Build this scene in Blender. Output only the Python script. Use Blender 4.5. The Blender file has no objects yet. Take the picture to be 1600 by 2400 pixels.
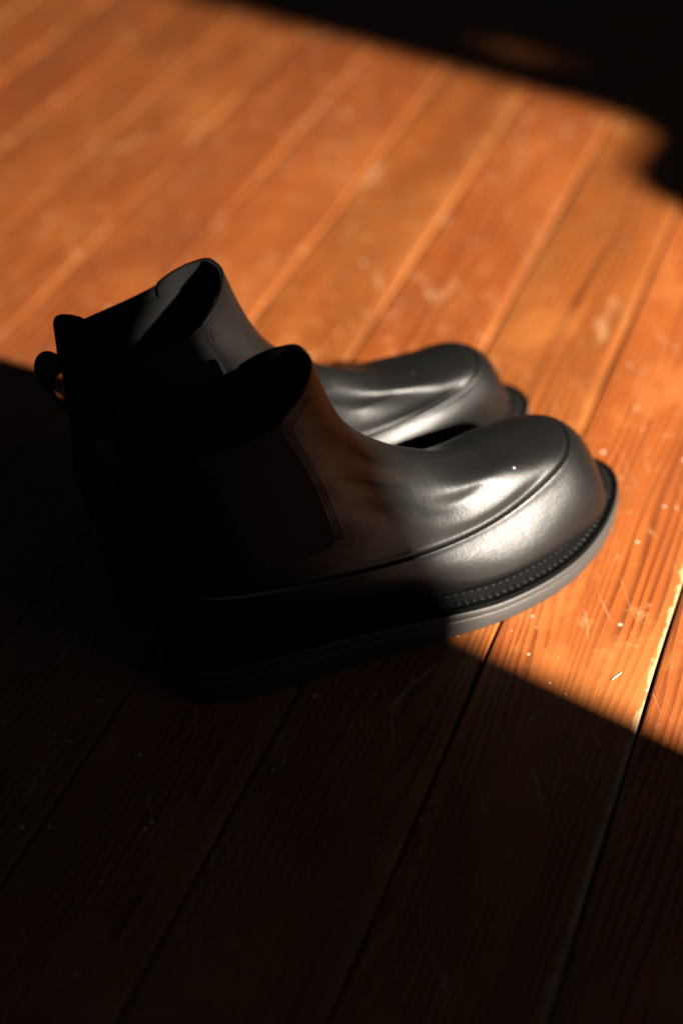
import bpy, bmesh, math, random
import numpy as np
from mathutils import Vector, Matrix
random.seed(7); rng = np.random.default_rng(7)
S = bpy.context.scene
COL = S.collection
R = math.radians

# ------------------------------------------------------------------ camera
cam = bpy.data.cameras.new('camera'); camo = bpy.data.objects.new('camera', cam); COL.objects.link(camo)
CAM_H = 0.6067
pitch, roll = R(39.87), R(-7.0)
fwd = Vector((0, math.cos(pitch), -math.sin(pitch))); upv = Vector((0, math.sin(pitch), math.cos(pitch))); rt = Vector((1, 0, 0))
cr = math.cos(roll)*rt + math.sin(roll)*upv; cu = -math.sin(roll)*rt + math.cos(roll)*upv
m = Matrix((cr, cu, -fwd)).transposed().to_4x4(); m.translation = (0, 0, CAM_H); camo.matrix_world = m
cam.sensor_fit = 'VERTICAL'; cam.sensor_height = 36; cam.sensor_width = 24; cam.lens = 50.0
cam.clip_start = 0.02; cam.clip_end = 60
cam.dof.use_dof = True; cam.dof.focus_distance = 0.80; cam.dof.aperture_fstop = 2.1
S.camera = camo

# ------------------------------------------------------------------ world, lamp, exposure
w = bpy.data.worlds.new('World'); S.world = w; w.use_nodes = True
bg = w.node_tree.nodes['Background']; bg.inputs['Color'].default_value = (0.62, 0.85, 1.0, 1); bg.inputs['Strength'].default_value = 0.015
S.view_settings.view_transform = 'Standard'; S.view_settings.look = 'None'; S.view_settings.exposure = 0; S.view_settings.gamma = 1

TARGET = Vector((0.10, 0.75, 0.0))
LAMP_AZ, LAMP_EL, LAMP_D = R(141), R(31), 3.2          # azimuth: clockwise from +Y, where the light stands
ldir = Vector((math.sin(LAMP_AZ)*math.cos(LAMP_EL), math.cos(LAMP_AZ)*math.cos(LAMP_EL), math.sin(LAMP_EL)))
LAMP = TARGET + ldir*LAMP_D
ld = bpy.data.lights.new('window_light', 'SPOT'); ld.energy = 4000; ld.color = (1.0, 0.90, 0.78); ld.shadow_soft_size = 0.026
ld.spot_size = R(40); ld.spot_blend = 1.0
lo = bpy.data.objects.new('window_light', ld); COL.objects.link(lo); lo.location = LAMP
lo.rotation_euler = (Vector((0.20, 0.74, 0))-LAMP).to_track_quat('-Z', 'Y').to_euler()

sk = bpy.data.lights.new('window_skylight', 'AREA'); sk.energy = 0.65; sk.color = (0.62, 0.80, 1.0); sk.size = 0.5
sko = bpy.data.objects.new('window_skylight', sk); COL.objects.link(sko)
sko.location = (TARGET.x+0.80*math.sin(LAMP_AZ), TARGET.y+0.80*math.cos(LAMP_AZ), 0.95)
sko.rotation_euler = (TARGET-sko.location).to_track_quat('-Z', 'Y').to_euler()
S.cycles.max_bounces = 6; S.cycles.use_denoising = True

# ------------------------------------------------------------------ helpers
def link(name, me, mat=None, parent=None):
    o = bpy.data.objects.new(name, me); COL.objects.link(o)
    if mat: me.materials.append(mat)
    if parent: o.parent = parent
    return o
def pymesh(name, verts, faces, smooth=True):
    me = bpy.data.meshes.new(name); me.from_pydata([tuple(map(float, v)) for v in verts], [], faces); me.update()
    if smooth: me.polygons.foreach_set('use_smooth', [True]*len(me.polygons))
    return me
def mk(name):
    ma = bpy.data.materials.new(name); ma.use_nodes = True; nt = ma.node_tree
    return ma, nt, nt.nodes['Principled BSDF']
def node(nt, t, **kw):
    n = nt.nodes.new(t)
    for k, v in kw.items():
        if k in n.inputs: n.inputs[k].default_value = v
        else: setattr(n, k, v)
    return n
def mth(nt, op, a, b=None, c=None, clamp=False):
    n = nt.nodes.new('ShaderNodeMath'); n.operation = op; n.use_clamp = clamp
    for i, x in enumerate((a, b, c)):
        if x is None: continue
        if isinstance(x, (int, float)): n.inputs[i].default_value = x
        else: nt.links.new(x, n.inputs[i])
    return n.outputs[0]
def mixc(nt, f, a, b, mode='MIX'):
    n = nt.nodes.new('ShaderNodeMix'); n.data_type = 'RGBA'; n.blend_type = mode
    for sock, x in ((n.inputs[0], f), (n.inputs[6], a), (n.inputs[7], b)):
        if isinstance(x, (int, float)): sock.default_value = x
        elif isinstance(x, tuple): sock.default_value = (*x, 1)
        else: nt.links.new(x, sock)
    return n.outputs[2]
def ramp(nt, f, stops):
    n = nt.nodes.new('ShaderNodeValToRGB'); e = n.color_ramp.elements
    while len(e) < len(stops): e.new(0.5)
    for el, (p, c) in zip(e, stops): el.position = p; el.color = c if len(c) == 4 else (*c, 1)
    nt.links.new(f, n.inputs[0]); return n.outputs[0]
def mapr(nt, v, a, b, c=0.0, d=1.0, smooth=True):
    n = nt.nodes.new('ShaderNodeMapRange'); n.interpolation_type = 'SMOOTHSTEP' if smooth else 'LINEAR'
    nt.links.new(v, n.inputs[0])
    for i, x in enumerate((a, b, c, d)): n.inputs[1+i].default_value = x
    return n.outputs[0]

# ------------------------------------------------------------------ materials
def wood():
    ma, nt, bs = mk('varnished_fir'); L = nt.links.new
    tc = node(nt, 'ShaderNodeTexCoord'); oi = node(nt, 'ShaderNodeObjectInfo')
    sp = node(nt, 'ShaderNodeSeparateXYZ'); L(tc.outputs['Object'], sp.inputs[0])
    x, y = sp.outputs[0], sp.outputs[1]                  # y runs along the plank
    rnd = oi.outputs['Random']
    off = node(nt, 'ShaderNodeCombineXYZ'); L(mth(nt, 'MULTIPLY', rnd, 37.0), off.inputs[2]); L(mth(nt, 'MULTIPLY', rnd, 3.1), off.inputs[1])
    def noise(sx, sy, scale, det=3, rough=0.55, extra=None):
        c = node(nt, 'ShaderNodeCombineXYZ'); L(mth(nt, 'MULTIPLY', x, sx), c.inputs[0]); L(mth(nt, 'MULTIPLY', y, sy), c.inputs[1])
        a = node(nt, 'ShaderNodeVectorMath', operation='ADD'); L(c.outputs[0], a.inputs[0]); L(off.outputs[0], a.inputs[1])
        n = node(nt, 'ShaderNodeTexNoise'); n.inputs['Scale'].default_value = scale; n.inputs['Detail'].default_value = det; n.inputs['Roughness'].default_value = rough
        L(a.outputs[0], n.inputs['Vector']); return n.outputs['Fac']
    # growth rings: stripes across the plank whose spacing drifts, bent by slow noise
    warp = noise(1.0, 0.12, 16, 2)
    wob = noise(1.0, 0.05, 60, 2)
    pos = mth(nt, 'ADD', mth(nt, 'MULTIPLY', x, 1.0), mth(nt, 'MULTIPLY', mth(nt, 'SUBTRACT', warp, 0.5), 0.05))
    pos = mth(nt, 'ADD', pos, mth(nt, 'MULTIPLY', mth(nt, 'SUBTRACT', wob, 0.5), 0.006))
    freq = mth(nt, 'ADD', 150.0, mth(nt, 'MULTIPLY', rnd, 60.0))
    ph = mth(nt, 'ADD', mth(nt, 'MULTIPLY', pos, freq), mth(nt, 'MULTIPLY', rnd, 9.0))
    saw = mth(nt, 'FRACT', ph)
    late = mth(nt, 'MULTIPLY', mapr(nt, saw, 0.30, 0.86), mapr(nt, saw, 1.0, 0.90))
    clarity = mapr(nt, noise(1.0, 0.15, 22, 2), 0.32, 0.54, 0.25, 1.0)
    fibre = noise(1.0, 0.022, 900, 3, 0.6)
    fib2 = noise(1.0, 0.03, 300, 3, 0.6)
    blot = noise(1.0, 0.45, 26, 4, 0.6)
    big = noise(1.0, 0.4, 7, 2)
    col = mixc(nt, mth(nt, 'MULTIPLY', late, clarity), (0.205, 0.0515, 0.0080), (0.062, 0.0115, 0.0021))
    col = mixc(nt, mapr(nt, fib2, 0.35, 0.7, 0, 0.35), col, (0.115, 0.0345, 0.00828))
    col = mixc(nt, mapr(nt, fibre, 0.4, 0.75, 0, 0.22), col, (0.225, 0.075, 0.018))
    col = mixc(nt, mapr(nt, blot, 0.48, 0.68, 0, 0.65), col, (0.138, 0.04048, 0.00874))
    streak = noise(1.0, 0.10, 34, 3, 0.6)
    col = mixc(nt, mapr(nt, streak, 0.50, 0.70, 0, 0.45), col, (0.095, 0.022, 0.0045))
    col = mixc(nt, mapr(nt, big, 0.5, 0.68, 0, 0.35), col, (0.235, 0.076, 0.0165))
    mott = noise(1.0, 0.6, 17, 5, 0.62)
    col = mixc(nt, mapr(nt, mott, 0.50, 0.66, 0, 0.45), col, (0.115, 0.030, 0.0062))
    col = mixc(nt, mapr(nt, mott, 0.46, 0.36, 0, 0.40), col, (0.25, 0.084, 0.020))
    # plank to plank tone
    hv = node(nt, 'ShaderNodeHueSaturation'); L(col, hv.inputs['Color'])
    L(mth(nt, 'ADD', 0.80, mth(nt, 'MULTIPLY', rnd, 0.36)), hv.inputs['Value']); hv.inputs['Saturation'].default_value = 1.0
    L(mth(nt, 'ADD', 0.496, mth(nt, 'MULTIPLY', mth(nt, 'FRACT', mth(nt, 'MULTIPLY', rnd, 7.3)), 0.007)), hv.inputs['Hue'])
    col = hv.outputs[0]
    # wear: pale rubbed bands along the plank edges, scuffs, specks of bare wood
    edge = mapr(nt, x, 0.037, 0.0415)                     # one edge of every board is rubbed paler
    edge = mth(nt, 'MULTIPLY', edge, mapr(nt, noise(0.2, 0.35, 10, 3), 0.36, 0.62, 0.05, 0.8))
    col = mixc(nt, mth(nt, 'MULTIPLY', edge, 0.30), col, (0.255, 0.095, 0.027))
    rim = mth(nt, 'ADD', x, mth(nt, 'MULTIPLY', mth(nt, 'SUBTRACT', noise(1.0, 0.6, 140, 3), 0.5), 0.010))
    att = node(nt, 'ShaderNodeAttribute', attribute_type='OBJECT', attribute_name='bare_edge')
    bare = mth(nt, 'MULTIPLY', mapr(nt, rim, 0.0447, 0.0462), att.outputs['Fac'])
    col = mixc(nt, bare, col, (0.2392, 0.138, 0.0644))
    geo = node(nt, 'ShaderNodeNewGeometry')
    def world_noise(scale, det=2, rough=0.5, stretch=None):
        mp = node(nt, 'ShaderNodeMapping'); L(geo.outputs['Position'], mp.inputs[0])
        if stretch: mp.inputs['Rotation'].default_value = (0, 0, stretch[0]); mp.inputs['Scale'].default_value = stretch[1]
        n = node(nt, 'ShaderNodeTexNoise'); n.inputs['Scale'].default_value = scale; n.inputs['Detail'].default_value = det; n.inputs['Roughness'].default_value = rough
        L(mp.outputs[0], n.inputs['Vector']); return n.outputs['Fac']
    scuff = mth(nt, 'MULTIPLY', mapr(nt, world_noise(46, 4, 0.7), 0.56, 0.68), mapr(nt, world_noise(7, 3), 0.40, 0.6))
    vor = node(nt, 'ShaderNodeTexVoronoi'); vor.inputs['Scale'].default_value = 42; vor.inputs['Randomness'].default_value = 1
    L(geo.outputs['Position'], vor.inputs['Vector'])
    vr = node(nt, 'ShaderNodeSeparateColor'); L(vor.outputs['Color'], vr.inputs[0])
    spk = mth(nt, 'MULTIPLY', mth(nt, 'LESS_THAN', vor.outputs['Distance'], mth(nt, 'MULTIPLY', vr.outputs[1], 0.10)), mth(nt, 'GREATER_THAN', vr.outputs[0], 0.5))
    vo2 = node(nt, 'ShaderNodeTexVoronoi'); vo2.inputs['Scale'].default_value = 130; L(geo.outputs['Position'], vo2.inputs['Vector'])
    v2 = node(nt, 'ShaderNodeSeparateColor'); L(vo2.outputs['Color'], v2.inputs[0])
    spk2 = mth(nt, 'MULTIPLY', mth(nt, 'LESS_THAN', vo2.outputs['Distance'], mth(nt, 'MULTIPLY', v2.outputs[1], 0.16)), mth(nt, 'GREATER_THAN', v2.outputs[0], 0.7))
    spk = mth(nt, 'MAXIMUM', spk, mth(nt, 'MULTIPLY', spk2, mapr(nt, world_noise(5, 2), 0.38, 0.52)))
    scr = 0
    for ang, sc, th in ((0.55, 30, 0.012), (2.0, 22, 0.010), (1.2, 38, 0.014), (2.7, 17, 0.007)):
        mp = node(nt, 'ShaderNodeMapping'); L(geo.outputs['Position'], mp.inputs[0]); mp.inputs['Rotation'].default_value = (0, 0, ang); mp.inputs['Scale'].default_value = (1, 0.09, 1)
        ad = node(nt, 'ShaderNodeVectorMath', operation='ADD'); L(mp.outputs[0], ad.inputs[0])
        wv = node(nt, 'ShaderNodeTexNoise'); wv.inputs['Scale'].default_value = 9; L(geo.outputs['Position'], wv.inputs['Vector'])
        wm = node(nt, 'ShaderNodeVectorMath', operation='SCALE'); L(wv.outputs['Color'], wm.inputs[0]); wm.inputs['Scale'].default_value = 0.012; L(wm.outputs[0], ad.inputs[1])
        v = node(nt, 'ShaderNodeTexVoronoi', feature='DISTANCE_TO_EDGE'); v.inputs['Scale'].default_value = sc; L(ad.outputs[0], v.inputs['Vector'])
        line = mapr(nt, v.outputs['Distance'], th, th*0.25)
        line = mth(nt, 'MULTIPLY', line, mapr(nt, world_noise(sc*0.45+4, 2), 0.56, 0.66))
        scr = line if scr == 0 else mth(nt, 'MAXIMUM', scr, line)
    col = mixc(nt, mth(nt, 'MULTIPLY', scuff, 0.48), col, (0.276, 0.1242, 0.0437))
    col = mixc(nt, mth(nt, 'MULTIPLY', scr, 0.42), col, (0.322, 0.184, 0.092))
    col = mixc(nt, mth(nt, 'MULTIPLY', spk, 0.85), col, (0.3588, 0.2668, 0.184))
    L(col, bs.inputs['Base Color'])
    rg = mth(nt, 'ADD', 0.40, mth(nt, 'MULTIPLY', blot, 0.14)); rg = mth(nt, 'ADD', rg, mth(nt, 'MULTIPLY', mth(nt, 'MAXIMUM', scuff, bare), 0.2))
    L(rg, bs.inputs['Roughness']); bs.inputs['Specular IOR Level'].default_value = 0.35
    hgt = mth(nt, 'ADD', mth(nt, 'MULTIPLY', mth(nt, 'MULTIPLY', late, clarity), 0.5), mth(nt, 'MULTIPLY', fibre, 0.45))
    hgt = mth(nt, 'ADD', hgt, mth(nt, 'MULTIPLY', world_noise(220, 3), 0.35))
    hgt = mth(nt, 'SUBTRACT', hgt, mth(nt, 'MULTIPLY', mth(nt, 'MAXIMUM', scr, bare), 0.6))
    bp = node(nt, 'ShaderNodeBump'); bp.inputs['Strength'].default_value = 0.5; bp.inputs['Distance'].default_value = 0.0006
    L(hgt, bp.inputs['Height']); L(bp.outputs[0], bs.inputs['Normal'])
    return ma
def leather(name, base=0.003, rough=0.395, grain=0.5, spec=0.27):
    ma, nt, bs = mk(name); L = nt.links.new
    tc = node(nt, 'ShaderNodeTexCoord')
    def nz(scale, det=3, rough=0.55):
        n = node(nt, 'ShaderNodeTexNoise'); n.inputs['Scale'].default_value = scale; n.inputs['Detail'].default_value = det; n.inputs['Roughness'].default_value = rough
        L(tc.outputs['Object'], n.inputs['Vector']); return n.outputs['Fac']
    cl = nz(34, 3)
    c = mixc(nt, cl, (base*0.8, base*0.78, base*0.72), (base*1.3, base*1.26, base*1.15))
    vor = node(nt, 'ShaderNodeTexVoronoi'); vor.inputs['Scale'].default_value = 70; L(tc.outputs['Object'], vor.inputs['Vector'])
    vr = node(nt, 'ShaderNodeSeparateColor'); L(vor.outputs['Color'], vr.inputs[0])
    spk = mth(nt, 'MULTIPLY', mth(nt, 'LESS_THAN', vor.outputs['Distance'], 0.055), mth(nt, 'GREATER_THAN', vr.outputs[0], 0.93))
    c = mixc(nt, spk, c, (0.2, 0.19, 0.17))
    L(c, bs.inputs['Base Color'])
    L(mth(nt, 'ADD', rough-0.07, mth(nt, 'MULTIPLY', nz(48, 4, 0.6), 0.14)), bs.inputs['Roughness'])
    bs.inputs['Specular IOR Level'].default_value = spec
    pores = node(nt, 'ShaderNodeTexVoronoi'); pores.inputs['Scale'].default_value = 1500; L(tc.outputs['Object'], pores.inputs['Vector'])
    h = mth(nt, 'ADD', mth(nt, 'MULTIPLY', pores.outputs['Distance'], 0.5), mth(nt, 'MULTIPLY', nz(420, 4, 0.65), 0.9))
    b1 = node(nt, 'ShaderNodeBump'); b1.inputs['Strength'].default_value = grain; b1.inputs['Distance'].default_value = 0.00022; L(h, b1.inputs['Height'])
    b2 = node(nt, 'ShaderNodeBump'); b2.inputs['Strength'].default_value = 0.16; b2.inputs['Distance'].default_value = 0.0028
    L(nz(42, 3, 0.5), b2.inputs['Height']); L(b1.outputs[0], b2.inputs['Normal']); L(b2.outputs[0], bs.inputs['Normal'])
    return ma
def plain(name, col, rough, spec=0.5, bump=None):
    ma, nt, bs = mk(name); L = nt.links.new
    tc = node(nt, 'ShaderNodeTexCoord'); n = node(nt, 'ShaderNodeTexNoise'); n.inputs['Scale'].default_value = (bump or (300, 0))[0]; n.inputs['Detail'].default_value = 4
    L(tc.outputs['Object'], n.inputs['Vector'])
    L(mixc(nt, n.outputs['Fac'], tuple(v*0.8 for v in col), tuple(v*1.2 for v in col)), bs.inputs['Base Color'])
    bs.inputs['Roughness'].default_value = rough; bs.inputs['Specular IOR Level'].default_value = spec
    if bump:
        b = node(nt, 'ShaderNodeBump'); b.inputs['Strength'].default_value = bump[1]; b.inputs['Distance'].default_value = 0.0005
        L(n.outputs['Fac'], b.inputs['Height']); L(b.outputs[0], bs.inputs['Normal'])
    return ma
def elastic():
    ma, nt, bs = mk('ribbed_elastic'); L = nt.links.new
    tc = node(nt, 'ShaderNodeTexCoord'); sp = node(nt, 'ShaderNodeSeparateXYZ'); L(tc.outputs['Object'], sp.inputs[0])
    rib = mth(nt, 'SINE', mth(nt, 'MULTIPLY', sp.outputs[0], 3900.0))
    n = node(nt, 'ShaderNodeTexNoise'); n.inputs['Scale'].default_value = 1500; L(tc.outputs['Object'], n.inputs['Vector'])
    bs.inputs['Base Color'].default_value = (0.008, 0.008, 0.008, 1); bs.inputs['Roughness'].default_value = 0.85; bs.inputs['Specular IOR Level'].default_value = 0.2
    b = node(nt, 'ShaderNodeBump'); b.inputs['Strength'].default_value = 0.6; b.inputs['Distance'].default_value = 0.0005
    L(mth(nt, 'ADD', rib, n.outputs['Fac']), b.inputs['Height']); L(b.outputs[0], bs.inputs['Normal'])
    return ma
M_WOOD = wood()
M_LEATHER = leather('black_leather')
M_WELT = plain('black_welt', (0.0016, 0.0016, 0.0016), 0.75, 0.03, (700, 0.3))
M_SOLE = plain('black_rubber', (0.030, 0.028, 0.0255), 0.45, 0.2, (900, 0.35))
M_THREAD = plain('black_waxed_thread', (0.0045, 0.004, 0.0035), 0.5, 0.12, (2500, 0.3))
M_LINING = plain('dark_lining', (0.0045, 0.0043, 0.0038), 0.9, 0.2, (1300, 0.6))
M_ELASTIC = elastic()
M_SUB = plain('dusty_subfloor', (0.012, 0.009, 0.007), 0.95, 0.1)
M_CHIP = plain('bare_wood_splinter', (0.36, 0.27, 0.18), 0.7, 0.3)
M_BLOCKER = plain('dark_light_blocker', (0.05, 0.045, 0.04), 0.8, 0.2)  # surface of the added, unseen light blocker

# ------------------------------------------------------------------ floor: one board per object
AZ = R(26.2)                                            # direction the boards run
PW = 0.0962; GAP = 0.0019; ORIG = -0.190                 # board pitch and the joint the near boot stands over
floor = bpy.data.objects.new('floor', None); COL.objects.link(floor); floor['kind'] = 'structure'
floor.rotation_euler = (0, 0, -AZ)
def plank_mesh(width, y0, y1, seed):
    r = np.random.default_rng(seed)
    hw = width/2; bev = 0.0011; cup = 0.00025
    prof = [(-hw, -0.012), (-hw, -bev*1.3), (-hw+bev*0.35, -bev*0.4), (-hw+bev*1.2, 0)] + [(t*(hw-0.004), -cup*(1-t*t)*0.0-cup*t*t*0) for t in np.linspace(-1, 1, 5)] + [(hw-bev*1.2, 0), (hw-bev*0.35, -bev*0.4), (hw, -bev*1.3), (hw, -0.012)]
    ys = np.concatenate([[y0], np.arange(y0+0.01, y1, 0.016), [y1]])
    V = []; F = []; n = len(prof)
    jl = np.convolve(r.normal(size=len(ys)+8), np.ones(3)/3, 'same')[4:-4]*0.00022; jr = np.convolve(r.normal(size=len(ys)+8), np.ones(3)/3, 'same')[4:-4]*0.00022
    hz = np.convolve(r.normal(size=len(ys)+40), np.ones(25)/25, 'same')[20:-20]*0.0006
    for i, y in enumerate(ys):
        for px, pz in prof:
            sx = px + (jl[i] if px < -hw+0.002 else jr[i] if px > hw-0.002 else 0)
            V.append((sx, y, pz + hz[i]*0.0 + (-0.00025 if abs(px) > hw-0.002 else 0)*r.random()))
    for i in range(len(ys)-1):
        for j in range(n-1):
            a = i*n+j; F.append((a, a+1, a+n+1, a+n))
    F.append(tuple(range(n-1, -1, -1))); F.append(tuple((len(ys)-1)*n+j for j in range(n)))
    return pymesh('plank', V, F)
for k in range(-17, 16):
    cx = ORIG + (k+0.5)*PW
    me = plank_mesh(PW-GAP, -1.6, 4.2, 100+k)
    o = link('plank', me, M_WOOD, floor); o.location = (cx, 0, rng.normal()*0.00018)
    o.rotation_euler = (0, rng.normal()*0.004, 0)
    o['bare_edge'] = 1.0 if k == 0 else 0.0
sub = link('subfloor', pymesh('subfloor', [(-3, -2.5, -0.0125), (3, -2.5, -0.0125), (3, 5, -0.0125), (-3, 5, -0.0125)], [(0, 1, 2, 3)]), M_SUB)
sub['kind'] = 'structure'

# ------------------------------------------------------------------ boot surface
# rings run round the boot from the welt (0) to the collar (11); eight stations front -> side -> heel,
# (x forward from heel, half width, height) in millimetres
def zt(x): return np.interp(x, [0, 70, 190, 260, 318], [30, 29, 18.5, 17.5, 19.5])
def zb(x): return np.interp(x, [0, 12, 230, 270, 318], [0.6, 0.0, 0.0, 0.9, 4.5])
RG = [
 [(300,0,0),(294,22,0),(273,36.5,0),(205,45,0),(125,33.5,0),(45,28.5,0),(18,18,0),(9,0,0)],
 [(299,0,34),(292.5,22.3,33.5),(272.5,38,31),(205.5,45,30.5),(125,36.5,36),(45,33.5,43),(12,22,44),(2,0,44)],
 [(291.5,0,56),(284,21.3,55),(264,36.3,48.5),(202.5,39.8,42.5),(124,39.5,50),(44,37,62),(10,25,67),(-1,0,68)],
 [(276.5,0,72.5),(269,20,70.5),(247.5,30,64.5),(198,32,54.5),(124,37,63.5),(45,37.5,82),(10,26,92),(-2,0,94)],
 [(255,0,76.5),(249,15.5,75.6),(234.3,27.8,70.8),(188.5,29.4,62.6),(118,33.2,81),(45,37.5,102),(11,25,109),(0,0,111)],
 [(231,0,79.5),(227,13,78.8),(213.3,23.7,76),(173.4,24.6,73.4),(112,32,101),(46,36,118),(12,24,125),(2,0,127)],
 [(205,0,83.5),(201,9.5,82.8),(191,20.5,80.5),(157,22,86.5),(107,30.5,117),(47,34,131),(13,23,137),(3,0,139)],
 [(180,0,94),(177,8,93.5),(167,15,93.5),(140,20.5,106),(102,31,131),(48,33,143),(14,23,148),(4,0,149)],
 [(152,0,114.5),(150,8.5,114.5),(143,17,116),(125,22.5,127),(96,31.5,144),(48,33,153),(14,23,158),(5,0,159)],
 [(131,0,140),(130,9,140),(125,18,142),(112,26,149),(90,32,158),(48,32,165),(14,23,169),(5,0,170)],
 [(119,0,168),(118,9,168),(113,18,168),(102,27,169),(83,31,170),(47,31,172),(14,23,175),(6,0,176)],
 [(111,0,200),(110,9,199.5),(105,17,196),(95,25,191),(78,29,187.5),(46,30,187),(15,22,191),(7,0,185.5)],
]
MED = np.array([[1,1.05,.92,.84,.84,1,1,1]]*12); 
for i, f in enumerate(np.linspace(1, 0, 8)): MED[i] = 1+(MED[i]-1)*f
MED[8:] = 1
MED[2:7, 1:4] = (.98, .93, .92)
NS = 14
SKEW = (0, 0, 0, 1, 3.5, 5.5, 6, 6, 4.5, 2.5, 1, 0)
def build_ctrl(lean):
    C = np.zeros((12, NS, 3))
    for i, ring in enumerate(RG):
        for j, (x, y, z) in enumerate(ring):
            if i == 0: z = float(zt(x))+3.5
            t = max(0.0, (z-95)/100.0)
            xx = x+lean[0]*t+lean[3]*t*(110-x)/110; zz = z+lean[2]*t*x/110-(lean[4]*math.exp(-((x-240)/38)**2) if 3 <= i <= 6 else 0); q = min(1.0, max(0, (i-1)/2)); bend = (1-q)*12*(max(0, x-200)/118)**2+q*0.11*math.sqrt(max(0, x-180)**2+64)-q*0.88 
            bend += SKEW[i]*(1, .9, .62, .2, 0, 0, 0, 0)[j]        # the ridge of the vamp sits towards the big toe
            C[i, j] = (xx, -y+bend+lean[1]*t, zz)
            if 0 < j < 7: C[i, NS-j] = (xx, y*MED[i, j]+bend+lean[1]*t, zz)
    return C
def spline_mat(n, xs, periodic):
    """rows of weights that evaluate a cubic spline through n equally spaced knots at xs"""
    A = np.zeros((n, n)); B = np.zeros((n, n))
    for i in range(n):
        if periodic:
            A[i, (i-1) % n] += 1; A[i, i] += 4; A[i, (i+1) % n] += 1
            B[i, (i-1) % n] += 6; B[i, i] -= 12; B[i, (i+1) % n] += 6
        elif i in (0, n-1): A[i, i] = 1
        else: A[i, i-1:i+2] = (1, 4, 1); B[i, i-1:i+2] = (6, -12, 6)
    M2 = np.linalg.solve(A, B); Wm = np.zeros((len(xs), n))
    for r, x in enumerate(xs):
        i = int(math.floor(x)); 
        if not periodic: i = min(max(i, 0), n-2)
        u = x-i; a = 1-u; i0 = i % n; i1 = (i+1) % n
        Wm[r, i0] += a; Wm[r, i1] += u
        Wm[r] += ((a**3-a)/6)*M2[i0] + ((u**3-u)/6)*M2[i1]
    return Wm
class Surf:
    def __init__(s, lean):
        s.C = build_ctrl(lean)
        s.rr = np.linspace(0, 11, 11*24+1); s.ss = np.linspace(0, NS, NS*16+1)
        Wr = spline_mat(12, s.rr, False); Ws = spline_mat(NS, s.ss[:-1], True)
        G = np.einsum('ri,ijc,sj->rsc', Wr, s.C, Ws)
        G = np.concatenate([G, G[:, :1]], 1)
        ext = np.concatenate([G[:, -4:-1], G, G[:, 1:4]], 1)
        du = (ext[:, 4:-2]-ext[:, 2:-4]); dv = np.gradient(G, axis=0)
        N = np.cross(du, dv); N /= np.linalg.norm(N, axis=2, keepdims=True)+1e-9
        c = G.mean(1, keepdims=True)
        if ((G-c)*N).sum() < 0: N = -N
        s.G, s.N = G, N
    def ev(s, r, sv):
        r = np.clip(np.asarray(r, float), 0, 11)*24; sv = (np.asarray(sv, float) % NS)*16
        i = np.minimum(r.astype(int), 11*24-1); j = np.minimum(sv.astype(int), NS*16-1); a = (r-i)[..., None]; b = (sv-j)[..., None]
        f = lambda A: (A[i, j]*(1-a)*(1-b)+A[i+1, j]*a*(1-b)+A[i, j+1]*(1-a)*b+A[i+1, j+1]*a*b)
        P, N = f(s.G), f(s.N); N = N/(np.linalg.norm(N, axis=-1, keepdims=True)+1e-9)
        return P, N
def patch(P, N, thick, closed=False, skirt=True):
    """outer grid P (rows, cols, 3) with a rounded turned-in edge all round"""
    n, mcols = P.shape[:2]; V = [tuple(p) for p in P.reshape(-1, 3)]; F = []
    idx = lambda i, j: i*mcols+(j % mcols if closed else j)
    for i in range(n-1):
        for j in range(mcols if closed else mcols-1):
            F.append((idx(i, j), idx(i, j+1), idx(i+1, j+1), idx(i+1, j)))
    if skirt:
        loops = []
        if closed: loops = [[idx(0, j) for j in range(mcols)], [idx(n-1, j) for j in range(mcols)][::-1]]
        else: loops = [[idx(0, j) for j in range(mcols)]+[idx(i, mcols-1) for i in range(1, n)]+[idx(n-1, j) for j in range(mcols-2, -1, -1)]+[idx(i, 0) for i in range(n-2, 0, -1)]]
        Nf = N.reshape(-1, 3)
        for lp in loops:
            st = len(V)
            k = len(lp)
            for v in lp: V.append(V[v])
            for v in lp: V.append(tuple(np.array(V[v])-Nf[v]*thick))
            for q in range(k): F.append((st+q, st+k+q, st+k+(q+1) % k, st+(q+1) % k))
    return V, F
def fix(me):
    bm = bmesh.new(); bm.from_mesh(me); bmesh.ops.recalc_face_normals(bm, faces=bm.faces); bm.to_mesh(me); bm.free()
    return me
def capsule(bm, p, d, length, rad, up):
    d = Vector(d).normalized(); up = Vector(up).normalized(); sd = d.cross(up).normalized(); up = sd.cross(d)
    rows = []
    for t, f in ((-0.5, 0.0), (-0.42, 0.7), (-0.2, 1.0), (0.2, 1.0), (0.42, 0.7), (0.5, 0.0)):
        c = Vector(p)+d*length*t
        rows.append([bm.verts.new(c)] if f == 0 else [bm.verts.new(c+(sd*math.cos(a)+up*math.sin(a))*rad*f) for a in [q*math.pi/3 for q in range(6)]])
    for a, b in zip(rows, rows[1:]):
        for q in range(6):
            q2 = (q+1) % 6
            if len(a) == 1: bm.faces.new((a[0], b[q2], b[q]))
            elif len(b) == 1: bm.faces.new((a[q], a[q2], b[0]))
            else: bm.faces.new((a[q], a[q2], b[q2], b[q]))
def smooth_obj(name, bm, mat, parent):
    me = bpy.data.meshes.new(name); bm.to_mesh(me); bm.free()
    me.polygons.foreach_set('use_smooth', [True]*len(me.polygons)); return link(name, me, mat, parent)

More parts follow.
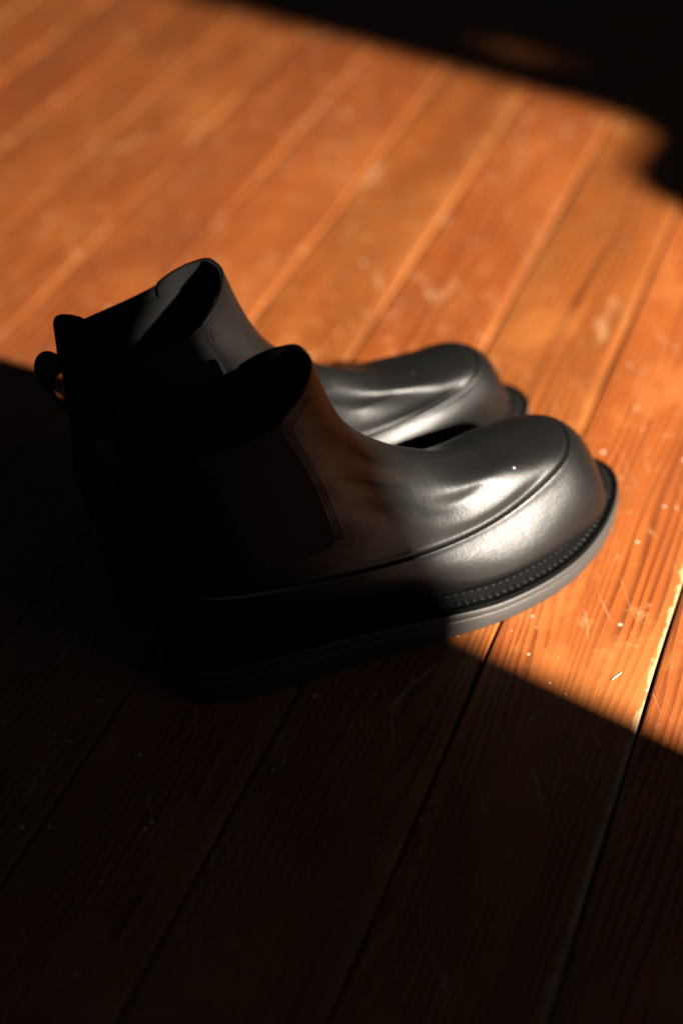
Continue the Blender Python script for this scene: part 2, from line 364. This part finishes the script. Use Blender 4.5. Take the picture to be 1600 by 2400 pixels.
ST = np.array([0, 1.2, 4.3, 9, 21, 40, 67, 107, 152, 189, 220, 245, 265, 284, 301, 311, 316, 318.])
LAT = np.array([0, 9, 15.5, 21, 28.5, 34.5, 39, 43, 51, 57, 56, 51, 43, 32, 18, 6, -3, -12.])
MEDO = np.array([0, 9, 15.5, 21, 28.5, 34, 36, 36, 37, 42, 46, 48, 47.5, 45, 39, 31, 23, 12.])
def outline(inset=0.0, n=220):
    x = np.concatenate([ST, ST[-2:0:-1]]); y = np.concatenate([-LAT, MEDO[-2:0:-1]])
    P = np.stack([x, y], 1)
    # smooth closed curve through the stations, then even spacing, then smoothing
    for _ in range(2):
        Q = np.roll(P, -1, 0); P = np.stack([P*.75+Q*.25, P*.25+Q*.75], 1).reshape(-1, 2)
    Pc = np.concatenate([P, P[:1]]); d = np.concatenate([[0], np.cumsum(np.linalg.norm(np.diff(Pc, axis=0), axis=1))])
    t = np.linspace(0, d[-1], n, endpoint=False); P = np.stack([np.interp(t, d, Pc[:, 0]), np.interp(t, d, Pc[:, 1])], 1)
    for _ in range(3): P = (np.roll(P, 1, 0)+2*P+np.roll(P, -1, 0))/4
    T = np.roll(P, -1, 0)-np.roll(P, 1, 0); T /= np.linalg.norm(T, axis=1, keepdims=True)
    Nn = np.stack([T[:, 1], -T[:, 0]], 1)
    return P-Nn*inset, T, Nn

def make_boot(root, side, lean):
    """side: +1 right boot (outer side at -Y), -1 left boot (mirrored)"""
    K = np.array([0.001, 0.001*side, 0.001])
    sf = Surf(lean)
    def emit(name, P, N, mat, thick=1.5, closed=False, skirt=True):
        V, F = patch(P, N, thick, closed, skirt)
        return link(name, fix(pymesh(name, np.array(V)*K, F)), mat, root)
    def relief(r, s):
        """small offsets (mm) along the normal: the apron groove, the lip above it, creases at the instep"""
        d = -1.6*np.exp(-((r-3.0)/0.05)**2) + 0.25*np.exp(-((r-3.16)/0.12)**2) + 0.2*np.exp(-((r-2.85)/0.12)**2)
        fr = np.minimum(s % NS, NS-(s % NS))
        d = d - 0.25*np.exp(-((r-7.3-0.35*np.sin(fr*1.9))/0.22)**2)*np.clip((fr-0.6)/1.5, 0, 1)*np.clip((4-fr), 0, 1)
        d = d - 0.2*np.exp(-((r-5.8+0.25*fr)/0.25)**2)*np.clip((fr-1.0)/1.2, 0, 1)*np.clip((4-fr), 0, 1)
        return d
    def grid(r, s, extra=0.0):
        P, N = sf.ev(r, s); return P+N*(relief(r, s)+extra)[..., None], N
    # lower leather band round the whole boot
    rows = np.concatenate([np.linspace(0, 2.6, 26), np.linspace(2.66, 3.0, 18)]); cols = np.linspace(0, NS, 225)[:-1]
    r, s = np.meshgrid(rows, cols, indexing='ij'); P, N = grid(r, s); emit('mudguard', P, N, M_LEATHER, 1.2, True)
    # gore limits along the ring number
    def front(r):   # station of the seam between front panel and elastic
        b = np.interp(r, [3, 3.86, 3.9, 3.98, 4.1, 4.4, 7, 9, 10.3, 10.62, 10.78, 10.88, 10.95, 11], [4.7, 4.7, 4.62, 4.38, 4.24, 4.18, 4.15, 4.08, 4.0, 3.95, 3.82, 3.55, 3.15, 2.6]); return b
    def back(r):
        return np.interp(r, [3, 3.86, 3.9, 4.0, 4.2, 5, 7, 9, 10.2, 10.45, 10.65, 10.82, 10.93, 11], [4.7, 4.7, 4.74, 4.80, 4.86, 4.95, 5.1, 5.2, 5.32, 5.42, 5.58, 5.8, 6.02, 6.3])
    rows = np.concatenate([np.linspace(3.0, 3.4, 20), np.linspace(3.43, 3.84, 12), np.linspace(3.86, 4.2, 14), np.linspace(4.26, 10.2, 84), np.linspace(10.24, 11, 28)])
    u = np.linspace(-1, 1, 141)
    r, uu = np.meshgrid(rows, u, indexing='ij'); s = uu*front(r); P, N = grid(r, s, 0.0)
    emit('vamp', P, N, M_LEATHER, 1.2)
    u = np.linspace(0, 1, 101)
    r, uu = np.meshgrid(rows, u, indexing='ij'); b = back(r); s = b+uu*(NS-2*b); P, N = grid(r, s, 0.0)
    emit('back_panel', P, N, M_LEATHER, 1.2)
    # elastic gores, sunk under the leather edges
    gr = np.linspace(3.75, 10.35, 90)
    for sgn in (1, -1):
        u = np.linspace(0, 1, 30); r, uu = np.meshgrid(gr, u, indexing='ij')
        ov = np.interp(r, [9.6, 10.1], [0.35, 0.22]); f = np.maximum(front(r+np.clip((r-9.5)/0.85, 0, 1)*0.42)-ov, 3.0); b = np.minimum(back(r)+ov, 6); s = f+uu*(b-f); s = s if sgn > 0 else NS-s
        r = r+np.clip((r-9.5)/0.85, 0, 1)*(0.42-0.52*uu); P, N = sf.ev(r, s)
        bul = np.sin(np.pi*np.clip(uu, 0, 1))*0.3-0.3
        P = P+N*bul[..., None]; emit('elastic_gore', P, N, M_ELASTIC, 0.6)
    # lining and insole
    for nm, lim, neg in (('lining', None, 0),):
        rows2 = np.concatenate([np.linspace(0.4, 9.8, 60), np.linspace(9.9, 10.32, 8)]); cols = np.linspace(0, NS, 141)[:-1]
        r, s = np.meshgrid(rows2, cols, indexing='ij'); P, N = sf.ev(r, s); P = P-N*3.0
        emit(nm, P, N, M_LINING, 0.3, True, False)
    for rng_f in (front, None):                         # lining of the two leaves that stand above the elastic
        rows2 = np.linspace(9.9, 10.985, 30); u = np.linspace(-1, 1, 61) if rng_f else np.linspace(0, 1, 61)
        r, uu = np.meshgrid(rows2, u, indexing='ij')
        if rng_f: s = uu*(front(r)-0.03)
        else: b = back(r)+0.03; s = b+uu*(NS-2*b)
        P, N = sf.ev(r, s); P = P-N*1.25; emit('leaf_lining', P, -N, M_LINING, -0.9)
    P, T, Nn = outline(12, 120); z = zt(P[:, 0])+5.5
    V = [(x*K[0], y*K[1], q*K[2]) for (x, y), q in zip(P, z)]
    link('insole', pymesh('insole', V, [tuple(range(len(V)))] , False), M_LINING, root)
    # welt, midsole, outsole
    def loft(name, prof, mat, capb=False, capt=False, n=260):
        V = []; F = []
        for ins, zf in prof:
            P, T, Nn = outline(ins, n); V += [(x*K[0], y*K[1], zf(x)*K[2]) for x, y in P]
        k = len(prof)
        for a in range(k-1):
            for q in range(n): F.append((a*n+q, a*n+(q+1) % n, (a+1)*n+(q+1) % n, (a+1)*n+q))
        if capt: F.append(tuple(range(n)))
        if capb: F.append(tuple((k-1)*n+q for q in range(n)))
        return link(name, fix(pymesh(name, V, F)), mat, root)
    dz = lambda d: (lambda x: float(zt(x))+d)
    loft('welt', [(24, dz(5.2)), (11.5, dz(5.2)), (9.8, dz(5.2)), (9.0, dz(4.6)), (8.2, dz(3.0)), (7.4, dz(1.4)), (6.2, dz(-0.2)), (5.4, dz(-0.7)), (3.4, dz(-0.7)), (2.6, dz(-0.1)), (1.3, dz(0.2)), (0.5, dz(-0.1)), (0.1, dz(-0.8)), (0.3, dz(-2.4)), (1.4, dz(-3.0))], M_WELT)
    fr = lambda a: (lambda x: float(zb(x))+a*(float(zt(x))-3.0-float(zb(x))))
    loft('midsole', [(2.0, fr(1.0)), (0.6, fr(1.0)), (-0.1, fr(0.96)), (-0.4, fr(0.86)), (-0.3, fr(0.76)), (0.3, fr(0.71)), (1.3, fr(0.70))], M_SOLE)
    loft('outsole', [(1.4, fr(0.695)), (0.2, fr(0.69)), (-0.3, fr(0.64)), (-0.35, fr(0.4)), (-0.2, fr(0.1)), (0.3, fr(0.03)), (1.2, fr(0.0))], M_SOLE, capb=True)
    # welt stitching: slanted thread lengths lying in the channel
    bm = bmesh.new(); ns = 142; P, T, Nn = outline(5.6, ns)
    for q in range(ns):
        jr = random.uniform
        t3 = Vector((T[q, 0], T[q, 1]*side, 0)); n3 = Vector((Nn[q, 0], Nn[q, 1]*side, 0))
        d = (t3*jr(.5, .74)*side+n3*0.66-Vector((0, 0, jr(.2, .4)))).normalized()
        p = Vector((P[q, 0]*K[0], P[q, 1]*K[1], (float(zt(P[q, 0]))+0.5)*K[2]))
        capsule(bm, p+n3*jr(-.0003, .0003), d, jr(.0034, .0044), jr(.00062, .00085), (0, 0, 1))
    P, T, Nn = outline(9.0, ns)
    for q in range(ns):
        t3 = Vector((T[q, 0], T[q, 1]*side, 0)); p = Vector((P[q, 0]*K[0], P[q, 1]*K[1], (float(zt(P[q, 0]))+4.8)*K[2]))
        capsule(bm, p, t3, 0.0028, 0.0007, (0, 0, 1))
    o = smooth_obj('welt_stitching', bm, M_THREAD, root); o['kind'] = 'stuff'
    # twin rows of stitching beside the elastic on both leather panels
    def rowpts(fn, off, r0, r1, sgn, back_side):
        rr = np.linspace(r0, r1-off/22, 400); s = fn(rr+off/22*np.interp(rr, [9.5, 10.3], [0, 1])); wd = np.linalg.norm(sf.ev(rr, s+0.1)[0]-sf.ev(rr, s-0.1)[0], axis=1)/0.2; s = s+(off if back_side else -off)/np.maximum(wd, 6); P, N = sf.ev(rr, s if sgn > 0 else NS-s)
        T = np.gradient(P, axis=0); T /= np.linalg.norm(T, axis=1, keepdims=True); Q = P+N*0.18
        d = np.concatenate([[0], np.cumsum(np.linalg.norm(np.diff(Q, axis=0), axis=1))])
        tt = np.arange(1.0, d[-1], 2.6)
        return [np.stack([np.interp(tt, d, A[:, c]) for c in range(3)], 1) for A in (Q, T, N)]
    bm = bmesh.new()
    for fn, bside in ((front, False), (back, True)):
        for sgn in (1, -1):
            for off in (2.2, 4.6):
                Q, T, N = rowpts(fn, off, 4.3, 10.97, sgn, bside)
                for a, b, c in zip(Q, T, N): capsule(bm, a*K, b*np.array([1, side, 1]), 0.0019, 0.00042, c*np.array([1, side, 1]))
    o = smooth_obj('seam_stitching', bm, M_THREAD, root); o['kind'] = 'stuff'
    # pull loop at the heel
    lt = lambda p: (p[0]+(lean[0]+lean[3])*max(0, (p[1]-95)/100), p[1])
    path = np.array([lt(p) for p in [(8, 166), (6, 170.5), (3, 174), (-1.5, 175.5), (-5.5, 173), (-7.5, 167.5), (-7, 160.5), (-4.5, 154), (-.5, 148.5), (3, 143), (3.6, 135)]], float)
    Wp = spline_mat(len(path), np.linspace(0, len(path)-1, 60), False); pc = Wp@path
    tg = np.gradient(pc, axis=0); tg /= np.linalg.norm(tg, axis=1, keepdims=True); nn = np.stack([-tg[:, 1], tg[:, 0]], 1)
    sec = [(-13, 0), (-12.6, .8), (-11.6, 1.1), (0, 1.15), (11.6, 1.1), (12.6, .8), (13, 0), (12.6, -.8), (11.6, -1.1), (0, -1.15), (-11.6, -1.1), (-12.6, -.8)]
    V = []; F = []; k = len(sec); ly = lean[1]
    for p, n2 in zip(pc, nn):
        t = max(0, (p[1]-95)/100)
        for yy, h in sec: V.append(((p[0]+n2[0]*h)*K[0], (yy+ly*t)*K[1], (p[1]+n2[1]*h)*K[2]))
    for i in range(len(pc)-1):
        for q in range(k): F.append((i*k+q, i*k+(q+1) % k, (i+1)*k+(q+1) % k, (i+1)*k+q))
    F += [tuple(range(k)), tuple((len(pc)-1)*k+q for q in range(k))]
    link('pull_loop', fix(pymesh('pull_loop', V, F)), M_LEATHER, root)

def boot(x, y, az, side, lean, label):
    e = bpy.data.objects.new('ankle_boot', None); COL.objects.link(e)
    e.location = (x, y, 0.0); e.rotation_euler = (0, 0, math.pi/2-az)
    e['label'] = label; e['category'] = 'boot'; e['group'] = 'pair of black ankle boots on the floor'
    make_boot(e, side, lean); return e
boot(-0.1119, 0.5852, R(67.8), 1, (1, 0, -5, 0, 0), 'black leather pull-on ankle boot in front, its toe in sunlight, overlapping the other boot')
boot(-0.1510, 0.6762, R(62.2), -1, (-1, 0, -3, 3, 5), 'black leather pull-on ankle boot standing behind, collar sunlit, heel loop showing')

# ------------------------------------------------------------------ splinters of bare wood lying on the boards
def splinter(x, y, az, ln, wd, label):
    V = []; F = []
    for i, t in enumerate(np.linspace(-0.5, 0.5, 9)):
        h = 0.0005+0.004*ln/0.008*max(0, abs(t)-0.28)**2*0.8; ww = wd*(0.25+0.75*(1-(2*t)**2))*(1+0.25*math.sin(9*t+x*99)); cv = 0.12*ln*(t*t)
        for a, b in ((-1, 0), (0, 1), (1, 0), (0, -0.7)): V.append((cv+a*ww/2, t*ln, h+b*0.0005))
        if i:
            for q in range(4): F.append((i*4-4+q, i*4-4+(q+1) % 4, i*4+(q+1) % 4, i*4+q))
    F += [(3, 2, 1, 0), (32, 33, 34, 35)]
    o = link('wood_splinter', fix(pymesh('wood_splinter', V, F)), M_CHIP); o.location = (x, y, 0.0); o.rotation_euler = (0, 0, -az)
    o['label'] = label; o['category'] = 'splinter'; o['group'] = 'splinters of bare wood on the floorboards'
splinter(0.144, 0.551, R(55), 0.0085, 0.0012, 'pale wood splinter on the sunlit board beside the pale worn joint')
splinter(-0.049, 0.517, R(28), 0.0062, 0.0010, 'wood splinter in the shadow just in front of the nearer boot')
splinter(-0.083, 0.457, R(12), 0.0050, 0.0010, 'small wood splinter in the dark foreground, farthest from the boots')

# ------------------------------------------------------------------ unseen blocker wall added so its cut-outs shape the sun patch (behind the camera)
wn = Vector((math.sin(LAMP_AZ), math.cos(LAMP_AZ), 0)); wt = Vector((-wn.y, wn.x, 0)); WD = 1.0
wc = Vector((TARGET.x, TARGET.y, 0)) + wn*WD
def to_blocker(x, y):
    p = Vector((x, y, 0)); d = LAMP-p; t = (WD-(p-TARGET).dot(wn))/d.dot(wn)
    q = p+d*t; return ((q-wc).dot(wt), q.z)
OPEN = [[(.068, .596), (.45, .233), (.62, .50), (.45, .82), (.318, 1.065), (.29, 1.117), (.285, 1.162), (.323, 1.228), (.299, 1.273), (.118, 1.468), (-.108, 1.71), (-1.0, 2.66), (-1.4, 2.0), (-.85, 1.62), (-0.346, 1.035), (-0.316, 1.005), (-0.294, 0.947), (-0.276, 0.931), (-0.242, 0.902), (-0.120, 0.793), (-0.108, 0.773), (-0.084, 0.750), (-0.043, 0.713), (-0.004, 0.676), (0.027, 0.648), (0.041, 0.632), (0.060, 0.606)],
        [(.199, 1.482), (.226, 1.461), (.254, 1.4305), (.293, 1.3985), (.290, 1.3972), (.252, 1.427), (.204, 1.476)]]  # holes shaped from the wanted light edges on floor and boots
bm = bmesh.new(); edges = []
for loop in [[(-2.2, 0.0), (2.2, 0.0), (2.2, 2.4), (-2.2, 2.4)]] + [[to_blocker(*p) for p in lp] for lp in OPEN]:
    vs = [bm.verts.new(wc+wt*a+Vector((0, 0, b))) for a, b in loop]
    edges += [bm.edges.new((vs[q], vs[(q+1) % len(vs)])) for q in range(len(vs))]
bmesh.ops.triangle_fill(bm, use_beauty=True, use_dissolve=False, edges=edges)
ret = bmesh.ops.extrude_face_region(bm, geom=bm.faces[:])
bmesh.ops.translate(bm, verts=[v for v in ret['geom'] if isinstance(v, bmesh.types.BMVert)], vec=wn*0.006)
bmesh.ops.recalc_face_normals(bm, faces=bm.faces)
me = bpy.data.meshes.new('light_blocker'); bm.to_mesh(me); bm.free()
link('light_blocker', me, M_BLOCKER)['kind'] = 'structure'
